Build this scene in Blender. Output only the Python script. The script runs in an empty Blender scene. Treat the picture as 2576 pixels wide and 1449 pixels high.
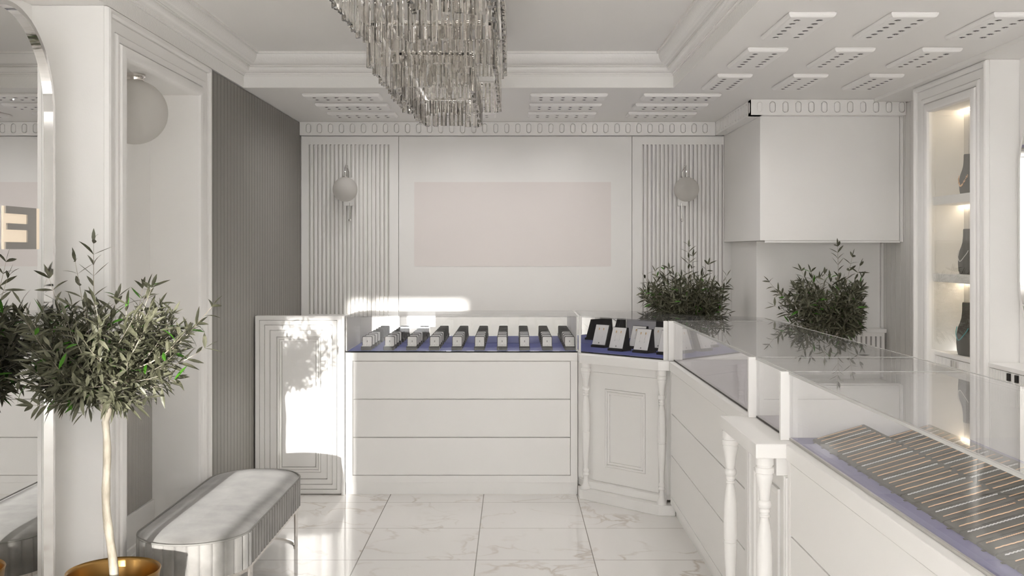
import bpy, math, random
from mathutils import Vector, Matrix
R = random.Random(7)
sc = bpy.context.scene
col = sc.collection
PI = math.pi
CAMZ = 1.574
F = 2600.0

# ------------------------------------------------------------------ materials
def mat(name, color, rough=0.5, metal=0.0, spec=0.5, bump=None, sheen=0, emit=None, emit_s=0, trans=0, ior=1.45, coat=0):
    m = bpy.data.materials.new(name); m.use_nodes = True
    nt = m.node_tree; b = nt.nodes['Principled BSDF']
    b.inputs['Base Color'].default_value = (*color, 1)
    b.inputs['Roughness'].default_value = rough
    b.inputs['Metallic'].default_value = metal
    b.inputs['Specular IOR Level'].default_value = spec
    b.inputs['IOR'].default_value = ior
    b.inputs['Transmission Weight'].default_value = trans
    b.inputs['Coat Weight'].default_value = coat
    if sheen: b.inputs['Sheen Weight'].default_value = sheen
    if emit:
        b.inputs['Emission Color'].default_value = (*emit, 1); b.inputs['Emission Strength'].default_value = emit_s
    if bump:
        sc_, st, dist = bump
        n = nt.nodes.new('ShaderNodeTexNoise'); n.inputs['Scale'].default_value = sc_; n.inputs['Detail'].default_value = 3
        tc = nt.nodes.new('ShaderNodeTexCoord'); nt.links.new(tc.outputs['Object'], n.inputs['Vector'])
        bp = nt.nodes.new('ShaderNodeBump'); bp.inputs['Strength'].default_value = st; bp.inputs['Distance'].default_value = dist
        nt.links.new(n.outputs['Fac'], bp.inputs['Height']); nt.links.new(bp.outputs['Normal'], b.inputs['Normal'])
    return m

def noise_color(m, c1, c2, scale, detail=4, lo=.35, hi=.65, stretch=(1,1,1)):
    nt = m.node_tree; b = nt.nodes['Principled BSDF']
    tc = nt.nodes.new('ShaderNodeTexCoord'); mp = nt.nodes.new('ShaderNodeMapping'); mp.inputs['Scale'].default_value = stretch
    n = nt.nodes.new('ShaderNodeTexNoise'); n.inputs['Scale'].default_value = scale; n.inputs['Detail'].default_value = detail
    r = nt.nodes.new('ShaderNodeValToRGB'); r.color_ramp.elements[0].position = lo; r.color_ramp.elements[1].position = hi
    r.color_ramp.elements[0].color = (*c1, 1); r.color_ramp.elements[1].color = (*c2, 1)
    nt.links.new(tc.outputs['Object'], mp.inputs['Vector']); nt.links.new(mp.outputs['Vector'], n.inputs['Vector'])
    nt.links.new(n.outputs['Fac'], r.inputs['Fac']); nt.links.new(r.outputs['Color'], b.inputs['Base Color'])
    return m

def glass_pane(name, tint=(1, 1, 1)):
    m = bpy.data.materials.new(name); m.use_nodes = True; nt = m.node_tree; nt.nodes.clear()
    o = nt.nodes.new('ShaderNodeOutputMaterial'); mx = nt.nodes.new('ShaderNodeMixShader')
    t = nt.nodes.new('ShaderNodeBsdfTransparent'); t.inputs['Color'].default_value = (*tint, 1)
    g = nt.nodes.new('ShaderNodeBsdfGlossy'); g.inputs['Roughness'].default_value = 0.0
    f = nt.nodes.new('ShaderNodeFresnel'); 
    ge = nt.nodes.new('ShaderNodeNewGeometry'); mr = nt.nodes.new('ShaderNodeMath'); mr.operation = 'MULTIPLY_ADD'; mr.inputs[1].default_value = -.8333; mr.inputs[2].default_value = 1.5
    nt.links.new(ge.outputs['Backfacing'], mr.inputs[0]); nt.links.new(mr.outputs[0], f.inputs['IOR'])   # same reflectance on entering and leaving the pane
    nt.links.new(f.outputs[0], mx.inputs[0]); nt.links.new(t.outputs[0], mx.inputs[1]); nt.links.new(g.outputs[0], mx.inputs[2])
    nt.links.new(mx.outputs[0], o.inputs['Surface'])
    return m

M = {}
M['wall'] = mat('wall_paint', (.91, .90, .882), .6, bump=(180, .12, .002))
M['backwall'] = mat('back_wall_paint', (.89, .878, .86), .6, bump=(180, .12, .002))
M['white'] = mat('cabinet_lacquer', (.92, .91, .893), .42, bump=(140, .05, .001))
M['trim'] = mat('trim_paint', (.91, .90, .883), .45)
M['ceil'] = mat('ceiling_paint', (.90, .888, .868), .7, bump=(200, .15, .002))
M['cornice'] = mat('cornice_plaster', (.90, .89, .87), .22, bump=(90, .35, .004))
M['taupe'] = mat('taupe_slats', (.255, .243, .226), .6, bump=(150, .1, .001))
M['greyslat'] = mat('grey_plank_paint', (.74, .725, .70), .55)
M['boxside'] = mat('bulkhead_paint', (.90, .888, .87), .55, bump=(160, .1, .002))
M['patch'] = mat('blank_panel_paint', (.835, .785, .765), .65)
M['rib'] = mat('ribbed_panel_paint', (.50, .485, .465), .55)
M['black'] = mat('black_felt', (.012, .011, .010), .75)
M['dgrey'] = mat('dark_grey_felt', (.10, .095, .085), .85)
M['box'] = mat('ring_box_black', (.035, .032, .028), .6)
M['tray'] = mat('tray_grey_felt', (.105, .10, .09), .85)
M['felt'] = mat('blue_felt', (.062, .078, .27), .8, bump=(400, .2, .001))
M['felt2'] = mat('pale_mauve_felt', (.40, .375, .42), .8)
M['felt3'] = mat('lilac_felt', (.19, .185, .36), .8)
M['card'] = mat('white_card', (.78, .77, .75), .5)
M['mark'] = mat('dark_print', (.03, .03, .03), .6)
M['gold'] = mat('gold', (.90, .60, .30), .25, 1)
M['goldm'] = mat('rose_gold_chain', (.86, .58, .36), .4, .75)
M['silver'] = mat('silver', (.93, .93, .93), .35, .25)
M['pot'] = mat('gold_pot', (.36, .21, .07), .30, 1)
M['chrome'] = mat('chrome', (.82, .81, .80), .06, 1)
M['steel'] = mat('polished_steel', (.80, .77, .74), .12, 1)
M['mirror'] = mat('mirror_glass', (.86, .86, .85), .0, 1)
M['glass'] = glass_pane('clear_glass')
M['edge'] = mat('polished_glass_edge', (.80, .80, .78), .25, trans=.45, ior=1.2)
M['glassn'] = glass_pane('niche_glass', (.97, .97, .96))
M['soil'] = mat('soil', (.02, .014, .01), .95)
M['teal'] = mat('turquoise_beads', (.12, .50, .55), .35)
M['pearl'] = mat('pearl', (.85, .84, .82), .3)
M['led'] = mat('led_strip', (1, .9, .75), .5, emit=(1.0, .85, .64), emit_s=2.0)
M['crystal'] = mat('crystal', (.93, .91, .88), .0, trans=1.0, ior=1.5)
M['bulb'] = mat('bulb_glass', (.75, .72, .68), .05, trans=.9, ior=1.3)
M['signglow'] = mat('backlit_plate', (.9, .8, .65), .5, emit=(1.0, .80, .60), emit_s=.085)  # glowing plate that imitates the backlight of a reflected sign
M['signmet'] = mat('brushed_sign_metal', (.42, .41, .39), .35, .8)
M['dark'] = mat('dark_cavity', (.02, .018, .016), .6)
M['street'] = mat('street_wall', (.35, .34, .33), .8)
M['velvet'] = mat('grey_velvet', (.32, .31, .295), .75, sheen=.35, bump=(60, .15, .003))
noise_color(M['velvet'], (.19, .183, .172), (.30, .29, .275), 9, 5, .3, .7, (1, 1, 1))
M['piping'] = mat('grey_piping', (.24, .235, .22), .7)
M['bark'] = mat('olive_bark', (.5, .45, .36), .8, bump=(60, .5, .004))
noise_color(M['bark'], (.26, .22, .16), (.66, .61, .51), 22, 5, .35, .65, (1, 1, .3))
M['leaf'] = mat('olive_leaf', (.11, .115, .075), .45, spec=.5)
noise_color(M['leaf'], (.055, .057, .030), (.185, .185, .125), 14, 2, .3, .7)
M['leafg'] = mat('fresh_green_leaf', (.06, .20, .015), .45)

def globe_mat():
    m = bpy.data.materials.new('frosted_globe_glass'); m.use_nodes = True; nt = m.node_tree; nt.nodes.clear()
    o = nt.nodes.new('ShaderNodeOutputMaterial'); a = nt.nodes.new('ShaderNodeMixShader'); c = nt.nodes.new('ShaderNodeMixShader')
    t = nt.nodes.new('ShaderNodeBsdfTransparent'); d = nt.nodes.new('ShaderNodeBsdfDiffuse'); tl = nt.nodes.new('ShaderNodeBsdfTranslucent')
    d.inputs[0].default_value = (.74, .725, .70, 1); tl.inputs[0].default_value = (.88, .865, .84, 1)
    a.inputs[0].default_value = .5; c.inputs[0].default_value = .80
    nt.links.new(d.outputs[0], a.inputs[1]); nt.links.new(tl.outputs[0], a.inputs[2])
    nt.links.new(t.outputs[0], c.inputs[1]); nt.links.new(a.outputs[0], c.inputs[2]); nt.links.new(c.outputs[0], o.inputs[0])
    return m
M['globe'] = globe_mat()

def floor_mat():
    m = bpy.data.materials.new('marble_tiles'); m.use_nodes = True; nt = m.node_tree; b = nt.nodes['Principled BSDF']
    L = nt.links.new; N = nt.nodes.new
    tc = N('ShaderNodeTexCoord')
    # tile index offset so each tile has its own veins
    sep = N('ShaderNodeSeparateXYZ'); L(tc.outputs['Object'], sep.inputs[0])
    def math_(op, a, bb=None, v=None):
        n = N('ShaderNodeMath'); n.operation = op
        L(a, n.inputs[0]) if not isinstance(a, float) else None
        if bb is not None: L(bb, n.inputs[1])
        elif v is not None: n.inputs[1].default_value = v
        return n.outputs[0]
    def frac_idx(out, off):
        s = math_('SUBTRACT', out, v=off); s = math_('DIVIDE', s, v=.6)
        return math_('FRACT', s), math_('FLOOR', s)
    fx, ix = frac_idx(sep.outputs[0], -.187 - 6.0); fy, iy = frac_idx(sep.outputs[1], 6.455 - 12.0)
    def edge(f, w):
        a = math_('SUBTRACT', f, v=.5); a = math_('ABSOLUTE', a); return math_('GREATER_THAN', a, v=.5 - w)
    ex = edge(fx, .0042); ey = edge(fy, .0035); e = math_('MAXIMUM', ex, ey)
    cb = N('ShaderNodeCombineXYZ'); ox = math_('MULTIPLY', ix, v=3.7); oy = math_('MULTIPLY', iy, v=5.3); L(ox, cb.inputs[2]);
    ad = N('ShaderNodeVectorMath'); ad.operation = 'ADD'; L(tc.outputs['Object'], ad.inputs[0]); L(cb.outputs[0], ad.inputs[1])
    cb2 = N('ShaderNodeCombineXYZ'); L(oy, cb2.inputs[2]); ad2 = N('ShaderNodeVectorMath'); ad2.operation = 'ADD'; L(ad.outputs[0], ad2.inputs[0]); L(cb2.outputs[0], ad2.inputs[1])
    nz = N('ShaderNodeTexNoise'); nz.inputs['Scale'].default_value = 3.2; nz.inputs['Detail'].default_value = 5; nz.inputs['Distortion'].default_value = .8; L(ad2.outputs[0], nz.inputs['Vector'])
    mxv = N('ShaderNodeVectorMath'); mxv.operation = 'MULTIPLY_ADD'; L(nz.outputs['Color'], mxv.inputs[0]); mxv.inputs[1].default_value = (.55, .55, .55); L(ad2.outputs[0], mxv.inputs[2])
    vo = N('ShaderNodeTexVoronoi'); vo.feature = 'DISTANCE_TO_EDGE'; vo.inputs['Scale'].default_value = 2.3; L(mxv.outputs[0], vo.inputs['Vector'])
    rv = N('ShaderNodeValToRGB'); rv.color_ramp.elements[0].position = 0; rv.color_ramp.elements[1].position = .045; rv.color_ramp.elements[0].color = (1, 1, 1, 1); rv.color_ramp.elements[1].color = (0, 0, 0, 1)
    L(vo.outputs['Distance'], rv.inputs[0])
    n2 = N('ShaderNodeTexNoise'); n2.inputs['Scale'].default_value = 2.0; n2.inputs['Detail'].default_value = 3; L(ad2.outputs[0], n2.inputs['Vector'])
    r2 = N('ShaderNodeValToRGB'); r2.color_ramp.elements[0].position = .42; r2.color_ramp.elements[1].position = .62; L(n2.outputs['Fac'], r2.inputs[0])
    vv = N('ShaderNodeMath'); vv.operation = 'MULTIPLY'; L(rv.outputs[0], vv.inputs[0]); L(r2.outputs[0], vv.inputs[1])
    vv2 = math_('MULTIPLY', vv.outputs[0], v=.75)
    m1 = N('ShaderNodeMix'); m1.data_type = 'RGBA'; L(vv2, m1.inputs['Factor']); m1.inputs['A'].default_value = (.84, .825, .805, 1); m1.inputs['B'].default_value = (.52, .45, .385, 1)
    m2 = N('ShaderNodeMix'); m2.data_type = 'RGBA'; L(e, m2.inputs['Factor']); L(m1.outputs['Result'], m2.inputs['A']); m2.inputs['B'].default_value = (.22, .20, .18, 1)
    L(m2.outputs['Result'], b.inputs['Base Color'])
    b.inputs['Roughness'].default_value = .09; b.inputs['Specular IOR Level'].default_value = .6
    return m
M['floor'] = floor_mat()

# ------------------------------------------------------------------ mesh builder
class MB:
    def __init__(s): s.v = []; s.f = []; s.mi = []; s.cur = 0
    def face(s, pts):
        i = len(s.v); s.v += [tuple(p) for p in pts]; s.f.append(list(range(i, i + len(pts)))); s.mi.append(s.cur)
    def grid(s, rings, close=False, closev=False):
        n = len(rings[0]); b = len(s.v)
        for r in rings: s.v += [tuple(p) for p in r]
        for a in range(len(rings) - (0 if closev else 1)):
            a2 = (a + 1) % len(rings)
            for i in range(n - (0 if close else 1)):
                j = (i + 1) % n
                s.f.append([b + a * n + i, b + a * n + j, b + a2 * n + j, b + a2 * n + i]); s.mi.append(s.cur)
        return b
    def box(s, x0, x1, y0, y1, z0, z1):
        b = len(s.v)
        s.v += [(x0, y0, z0), (x1, y0, z0), (x1, y1, z0), (x0, y1, z0), (x0, y0, z1), (x1, y0, z1), (x1, y1, z1), (x0, y1, z1)]
        for q in ((3, 2, 1, 0), (4, 5, 6, 7), (0, 1, 5, 4), (1, 2, 6, 5), (2, 3, 7, 6), (3, 0, 4, 7)):
            s.f.append([b + k for k in q]); s.mi.append(s.cur)
        return s
    def prism(s, pts, z0, z1):
        b = len(s.v); n = len(pts)
        s.v += [(p[0], p[1], z0) for p in pts] + [(p[0], p[1], z1) for p in pts]
        s.f.append([b + n - 1 - i for i in range(n)]); s.f.append([b + n + i for i in range(n)]); s.mi += [s.cur] * 2
        for i in range(n):
            j = (i + 1) % n; s.f.append([b + i, b + j, b + n + j, b + n + i]); s.mi.append(s.cur)
        return s
    def tube(s, pts, rad, n=8, cap=True):
        pts = [Vector(p) for p in pts]; rs = rad if isinstance(rad, (list, tuple)) else [rad] * len(pts)
        rings = []; up = None
        for i, p in enumerate(pts):
            d = (pts[min(i + 1, len(pts) - 1)] - pts[max(i - 1, 0)]).normalized()
            if up is None: up = d.orthogonal().normalized()
            up = (up - d * up.dot(d)); up = up.normalized() if up.length > 1e-6 else d.orthogonal().normalized()
            w = d.cross(up)
            rings.append([p + (up * math.cos(2 * PI * k / n) + w * math.sin(2 * PI * k / n)) * rs[i] for k in range(n)])
        b = s.grid(rings, close=True)
        if cap:
            s.f.append([b + n - 1 - k for k in range(n)]); s.f.append([b + (len(pts) - 1) * n + k for k in range(n)]); s.mi += [s.cur] * 2
        return s
    def lathe(s, prof, cx=0, cy=0, z0=0, n=32, cap=True):
        b = s.grid([[(cx + r * math.cos(2 * PI * k / n), cy + r * math.sin(2 * PI * k / n), z0 + z) for k in range(n)] for r, z in prof], close=True)
        if cap:
            s.f.append([b + n - 1 - k for k in range(n)]); s.f.append([b + (len(prof) - 1) * n + k for k in range(n)]); s.mi += [s.cur] * 2
        return s
    def sphere(s, c, r, n=24, m=14, sz=1):
        prof = [(max(1e-5, r * math.sin(PI * k / m)), -r * sz * math.cos(PI * k / m)) for k in range(m + 1)]
        return s.lathe(prof, c[0], c[1], c[2], n)
    def build(s, name, m, parent=None, smooth=False, bevel=0, ang=35, norm=True):
        me = bpy.data.meshes.new(name); me.from_pydata(s.v, [], s.f)
        ms = m if isinstance(m, (list, tuple)) else [m]
        for k in ms: me.materials.append(M[k])
        if len(ms) > 1:
            for p, i in zip(me.polygons, s.mi): p.material_index = i
        if norm:
            import bmesh
            bm = bmesh.new(); bm.from_mesh(me); bmesh.ops.remove_doubles(bm, verts=bm.verts, dist=1e-6); bmesh.ops.recalc_face_normals(bm, faces=bm.faces); bm.to_mesh(me); bm.free()
        me.update()
        if smooth:
            me.polygons.foreach_set('use_smooth', [True] * len(me.polygons))
            try: me.set_sharp_from_angle(angle=math.radians(ang))
            except Exception: pass
        o = bpy.data.objects.new(name, me); col.objects.link(o)
        if parent: o.parent = parent
        if bevel:
            bv = o.modifiers.new('bevel', 'BEVEL'); bv.width = bevel; bv.segments = 2; bv.limit_method = 'ANGLE'; bv.angle_limit = math.radians(40)
        return o

def tag(o, label, cat, group=None, kind=None):
    o['label'] = label; o['category'] = cat
    if group: o['group'] = group
    if kind: o['kind'] = kind
    return o
def struct(name, mb, m, **k):
    o = mb.build(name, m, **k); o['kind'] = 'structure'; return o
def thing(name, loc, label, cat, group=None, rz=0):
    o = bpy.data.objects.new(name, None); o.empty_display_size = .1; col.objects.link(o); o.location = loc; o.rotation_euler = (0, 0, rz)
    return tag(o, label, cat, group)
CH = {}
def copy_tree(o, parent=None):
    c = o.copy(); col.objects.link(c)
    if parent: c.parent = parent
    for ch in [x for x in o.children]: copy_tree(ch, c)
    return c
ORD = ['first', 'second', 'third', 'fourth', 'fifth', 'sixth', 'seventh', 'eighth', 'ninth', 'tenth', 'eleventh', 'twelfth', 'thirteenth', 'fourteenth', 'fifteenth', 'sixteenth', 'seventeenth', 'eighteenth']

# relief cell: a rectangle in (u,v) with a stadium hole built of rings (scale, depth)
def relief_cell(mb, P, u0, u1, v0, v1, cu, cv, rx, ry, rings):
    n = 24
    def rect(i):
        i = (i + 24) % 24
        if i < 3: return (u1, cv + (v1 - cv) * i / 3)
        if i < 9: return (u1 + (u0 - u1) * (i - 3) / 6, v1)
        if i < 15: return (u0, v1 + (v0 - v1) * (i - 9) / 6)
        if i < 21: return (u0 + (u1 - u0) * (i - 15) / 6, v0)
        return (u1, v0 + (cv - v0) * (i - 21) / 3)
    def oval(i, s):
        t = 2 * PI * i / n; sn = math.sin(t); o = (ry - rx)
        return (cu + rx * s * math.cos(t), cv + rx * s * sn + (o * (1 if sn > 1e-6 else -1 if sn < -1e-6 else 0)))
    rr = [[P(*rect(i), 0) for i in range(n)]]
    for s_, d in rings: rr.append([P(*oval(i, s_), d) for i in range(n)])
    b = mb.grid(rr, close=True)
    k = len(rr) - 1
    mb.f.append([b + k * n + i for i in range(n)]); mb.mi.append(mb.cur)

# ------------------------------------------------------------------ room shell
ZL, ZU = 2.58, 2.78          # lower ceiling, tray ceiling
XL, XR = -1.67, 2.62
TX0, TX1, TY0, TY1 = -1.664, .993, -2.2, 6.39
YB = 8.14
FY = -3.5                   # street front
struct('floor', MB().box(-2.4, 3.4, FY - .2, 8.5, -.1, 0), 'floor')
mb = MB()
mb.box(-2.4, TX0, FY - .2, 8.5, ZL, ZL + .3); mb.box(TX1, 3.4, FY - .2, 8.5, ZL, ZL + .3)
mb.box(TX0, TX1, TY1, 8.5, ZL, ZL + .3); mb.box(TX0, TX1, FY - .2, TY0, ZL, ZL + .3)
struct('ceiling', mb, 'ceil', norm=False)
struct('ceiling', MB().box(TX0 - .05, TX1 + .05, TY0 - .05, TY1 + .05, ZU + .003, ZU + .12), 'ceil', norm=False)
# cornice ring inside the tray
prof = [(.0005, 2.581), (.0005, 2.652), (.006, 2.652), (.006, 2.660), (.012, 2.662), (.012, 2.668), (.020, 2.670), (.032, 2.674), (.041, 2.682), (.045, 2.692),
        (.045, 2.698), (.040, 2.700), (.040, 2.704), (.052, 2.706), (.050, 2.710)]
for k in range(9):
    t = k / 8 * PI / 2
    prof.append((.056 + .052 * math.sin(t), 2.768 - .056 * math.cos(t)))
prof += [(.108, 2.770), (.121, 2.770), (.121, 2.783)]
mb = MB()
rings = [[(TX0 + p, TY0 + p, z), (TX1 - p, TY0 + p, z), (TX1 - p, TY1 - p, z), (TX0 + p, TY1 - p, z)] for p, z in prof]
mb.grid(rings, close=True)
struct('trim_1', mb, 'cornice', smooth=True, ang=40)
# right soffit drop beam
struct('trim_2', MB().box(2.39, 3.2, FY, 6.838, 2.558, 2.5795), 'ceil', norm=False)

# back wall
struct('wall_back', MB().box(-2.4, 3.4, YB + .045, YB + .3, 0, ZL), 'wall')
def fluted(x0, x1, first, n, z0=0.0, z1=2.472):
    mb = MB(); yb, yf = YB + .044, YB; zt, zb = 2.408, 1.073; w, pt = .0147, .0327
    mb.box(x0, x1, yb - .004, yb, z0, z1)
    last = first + pt * (n - 1) + w
    mb.box(x0, x1, yf, yb - .004, zt, z1); mb.box(x0, x1, yf, yb - .004, z0, zb)
    mb.box(x0, first, yf, yb - .004, zb, zt)
    if last < x1 - .002: mb.box(last, x1, yf, yb - .004, zb, zt)
    for i in range(n - 1):
        mb.box(first + pt * i + w, first + pt * (i + 1), yf, yb - .004, zb, zt)
    return mb
struct('trim_3', fluted(XL + .003, -.901, -1.607, 20), 'backwall', norm=False)
struct('trim_4', fluted(.941, 1.663, 1.020, 20), 'backwall', norm=False)
struct('trim_5', MB().box(-.897, .937, YB, YB + .018, 0, 2.472), 'backwall')
o = MB().box(-.776, .773, YB - .0025, YB - .0003, 1.449, 2.112).build('blank_panel', 'patch')
tag(o, 'plain pale pinkish rectangular panel on the back wall above the ring counter', 'wall panel')

# friezes with oval relief
OV = [(1, 0), (.985, -.016), (.86, -.016), (.83, -.001), (.60, .002), (.45, .002)]
def frieze(name, org, ud, nd, length, first, n, z0, z1, back, pt=.0862):
    mb = MB(); org = Vector(org); ud = Vector(ud); nd = Vector(nd)
    P = lambda u, v, d: org + ud * u + Vector((0, 0, v)) + nd * d
    cz = (z0 + z1) / 2 + .0015
    P0 = lambda u, v, d: P(u, v, d)
    lo = first - pt / 2
    if lo > 0: mb.face([P(0, z0, 0), P(lo, z0, 0), P(lo, z1, 0), P(0, z1, 0)])
    for i in range(n):
        a = max(0, lo + pt * i); b = min(length, lo + pt * (i + 1))
        relief_cell(mb, P0, a, b, z0, z1, lo + pt * (i + .5), cz, .0205, .0375, OV)
    e = min(length, lo + pt * n)
    if e < length - .001: mb.face([P(e, z0, 0), P(length, z0, 0), P(length, z1, 0), P(e, z1, 0)])
    mb.face([P(0, z0, 0), P(length, z0, 0), P(length, z0, -back), P(0, z0, -back)])
    for u in (0, length): mb.face([P(u, z0, 0), P(u, z1, 0), P(u, z1, -back), P(u, z0, -back)])
    return struct(name, mb, 'trim', norm=False)
frieze('trim_6', (XL + .002, 8.085, 0), (1, 0, 0), (0, -1, 0), 1.586 - XL - .002, .069, 37, 2.476, 2.579, .053)
frieze('trim_7', (1.586, 6.88, 0), (1, 0, 0), (0, -1, 0), 2.617 - 1.586, .057, 12, 2.476, 2.579, .08)
frieze('trim_8', (1.586, 8.08, 0), (0, -1, 0), (-1, 0, 0), 1.198, .050, 14, 2.476, 2.579, .078, .0845)

# bulkhead box and column on the right
mb = MB().box(1.666, 2.606, 6.964, YB + .02, 1.641, 2.5785); struct('wall_bulkhead', mb, 'boxside', bevel=.002)
mb = MB().box(2.6065, 2.6185, 6.93, 6.963, 1.63, 2.475); mb.box(1.70, 2.6185, 6.972, 6.985, 1.626, 1.6405); struct('trim_9', mb, 'trim', bevel=.0015)
struct('wall_column', MB().box(1.728, 2.606, 7.33, YB + .02, 0, 1.640), 'boxside', bevel=.002)
struct('trim_10', MB().box(2.607, 2.6185, 7.30, 7.33, 0, 1.625), 'trim')

# right wall: planks, portal, recess
mb = MB(); mb.box(XR + .026, XR + .2, 6.29, 8.4, 0, ZL)
y = 6.30
while y < 8.1:
    mb.box(XR, XR + .026, y, y + .0815, 0, 2.557); y += .086
struct('wall_right', mb, 'greyslat', norm=False)
struct('wall_right', MB().box(2.604, 2.9, FY, 5.308, 0, 2.5575), 'wall')

PORT = [(0, -.02), (0, .004), (.03, .014), (.10, .020), (.19, .020), (.27, .014), (.30, .004), (.302, -.014), (.322, -.014), (.325, .004), (.34, .007), (.40, .0105), (.46, .0105), (.50, .004), (.502, -.012), (.516, -.012), (.518, 0), (.54, 0),
        (.785, 0), (.787, -.014), (.804, -.014), (.81, .006), (.86, .016), (.92, .017), (.97, .012), (.985, .004), (.985, -.0060), (1.0, -.006)]
def portal(name, X, sg, y0, y1, zt, on, of, ot, inner, z0=0, m='trim'):
    """sg: +1 the room is on the +X side"""
    mb = MB(); rr = []
    for o_, p in [(0, -inner)] + PORT:
        x = X + sg * p
        rr.append([(x, y0 - o_ * on, z0), (x, y0 - o_ * on, zt + o_ * ot), (x, y1 + o_ * of, zt + o_ * ot), (x, y1 + o_ * of, z0)])
    mb.grid(rr)
    return struct(name, mb, m, smooth=True, ang=30)
# left portal
portal('trim_11', XL, 1, 4.44, 5.48, 2.395, .203, .217, .184, .03)
mb = MB().box(-2.2, XL - .0065, 4.2365, 4.438, 0, ZL - .001); struct('wall_pillar', mb, 'wall', bevel=.002)
mb = MB().box(-2.2, XL - .0065, 5.482, 5.697, 0, ZL - .001); mb.box(-2.2, XL - .0065, 4.438, 5.482, 2.397, ZL - .001); struct('wall_pillar', mb, 'wall', norm=False)
struct('wall_left_niche', MB().box(-2.2, -1.922, 4.438, 5.482, 0, 2.397), 'wall')
# fine ribbed panel low in the niche
mb = MB(); mb.box(-1.9215, -1.914, 4.445, 5.479, .257, .262)
y = 4.446
while y < 5.47:
    mb.box(-1.9215, -1.909, y, y + .0058, .26, .82); y += .0098
struct('trim_12', mb, 'rib', norm=False)
mb = MB(); mb.box(-1.9215, -1.900, 4.44, 5.4795, 0, .256); mb.box(-1.8995, -1.885, 4.44, 5.4795, 0, .10); mb.box(-1.8845, -1.874, 4.44, 5.4795, 0, .07)
struct('trim_13', mb, 'trim', norm=False, bevel=.002)
# slatted taupe wall
mb = MB(); mb.box(-2.2, XL - .026, 5.70, 8.3, 0, ZL - .001)
y = 5.701
while y < 8.13:
    mb.box(XL - .026, XL, y, min(y + .0645, 8.135), 0, 2.574); y += .0705
struct('wall_left', mb, 'taupe', norm=False)
# near left wall
struct('wall_left', MB().box(-2.2, -1.971, FY, 4.236, 0, ZL - .001), 'wall')

# right portal + shallow lit niche
portal('trim_14', 2.444, -1, 5.50, 6.06, 2.385, .188, .228, .173, .03, z0=0)
mb = MB().box(2.451, 2.9, 5.3125, 5.49, 0, 2.5565); struct('wall_pier', mb, 'wall', bevel=.002)
mb = MB().box(2.451, 2.9, 6.075, 6.289, 0, 2.5565); mb.box(2.451, 2.9, 5.49, 6.075, 2.398, 2.5565); struct('wall_pier', mb, 'wall', norm=False)
mb = MB().box(2.66, 2.9, 5.49, 6.075, .99, 2.398)
for k in range(9): mb.box(2.652, 2.6595, 5.495 + k * .065, 5.495 + k * .065 + .061, .99, 2.395)
struct('wall_right_niche', mb, 'greyslat', norm=False)
def shelf(z0, z1, label):
    t = thing('display_shelf', (2.55, 5.78, z0), label, 'shelf', 'lit shelves in the right niche')
    MB().box(-.085, .100, -.285, .29, 0, z1 - z0).build('shelf_board', 'white', t, bevel=.002)
    MB().box(.080, .0995, -.28, .285, -.009, -.0005).build('light_strip', 'led', t)
    return t
shelf(1.838, 1.887, 'upper white lit shelf in the right niche, under the gold necklace bust')
shelf(1.392, 1.440, 'lower white lit shelf in the right niche, under the white necklace bust')
t = thing('strip_light', (2.6, 5.78, 2.397), 'warm strip light along the ceiling of the right display niche', 'strip light')
MB().box(.03, .05, -.28, .285, -.012, -.001).build('diffuser', 'led', t)
MB().box(.0505, .0515, -.28, .285, -.014, -.001).build('channel', 'steel', t)
o = MB().box(2.452, 2.458, 5.4995, 6.0605, 1.0, 2.39).build('glass_door', 'glassn'); tag(o, 'tall clear glass door closing the right display niche', 'glass door')

# street front behind the camera: piers, sill, lintel, mullions and an added wall slotted for the sun
WX0, WX1, WZ0, WZ1 = -1.85, 2.45, .55, 2.52
mb = MB(); mb.box(-2.4, WX0, FY - .2, FY, 0, ZL); mb.box(WX1, 3.4, FY - .2, FY, 0, ZL); mb.box(-1.35, WX1, FY - .2, FY, 0, WZ0); mb.box(WX0, -1.35, FY - .2, FY, 0, .24); mb.box(WX0, WX1, FY - .2, FY, WZ1, ZL); mb.box(1.2, 1.9, FY - .2, FY, WZ0, WZ1)  # last box: added pier that darkens what the chrome mirror frame reflects
struct('wall_front', mb, 'street', norm=False)
t = bpy.data.objects.new('window_1', None); col.objects.link(t); t['kind'] = 'structure'; t.location = (0, FY - .1, 0)
mb = MB()
for x in (WX0, -1.375, .20, WX1 - .05): mb.box(x, x + .05, -.03, .03, WZ0, WZ1)
for z in (WZ0, WZ1 - .05): mb.box(WX0, WX1, -.03, .03, z, z + .05)
mb.build('window_frame', 'white', t, norm=False)
SY = -8.0
def hole_wall():
    mb = MB(); X0, X1, Z1 = -7, 8, 3.6
    A = (-1.76, -1.353, 1.50, 2.745); B = (-1.603, -.703, 2.82, 2.985)
    mb.box(X0, X1, SY - .2, SY, 0, A[2]); mb.box(X0, A[0], SY - .2, SY, A[2], A[3]); mb.box(A[1], X1, SY - .2, SY, A[2], A[3])
    mb.box(X0, X1, SY - .2, SY, A[3], B[2]); mb.box(X0, B[0], SY - .2, SY, B[2], B[3]); mb.box(B[1], X1, SY - .2, SY, B[2], B[3]); mb.box(X0, X1, SY - .2, SY, B[3], Z1)
    return mb
struct('wall_street', hole_wall(), 'street', norm=False)  # added unseen sun blocker, its two slots shape the sun patches
struct('floor_street', MB().box(-7, 8, SY - .2, FY - .21, -.15, -.05), 'street')

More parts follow.
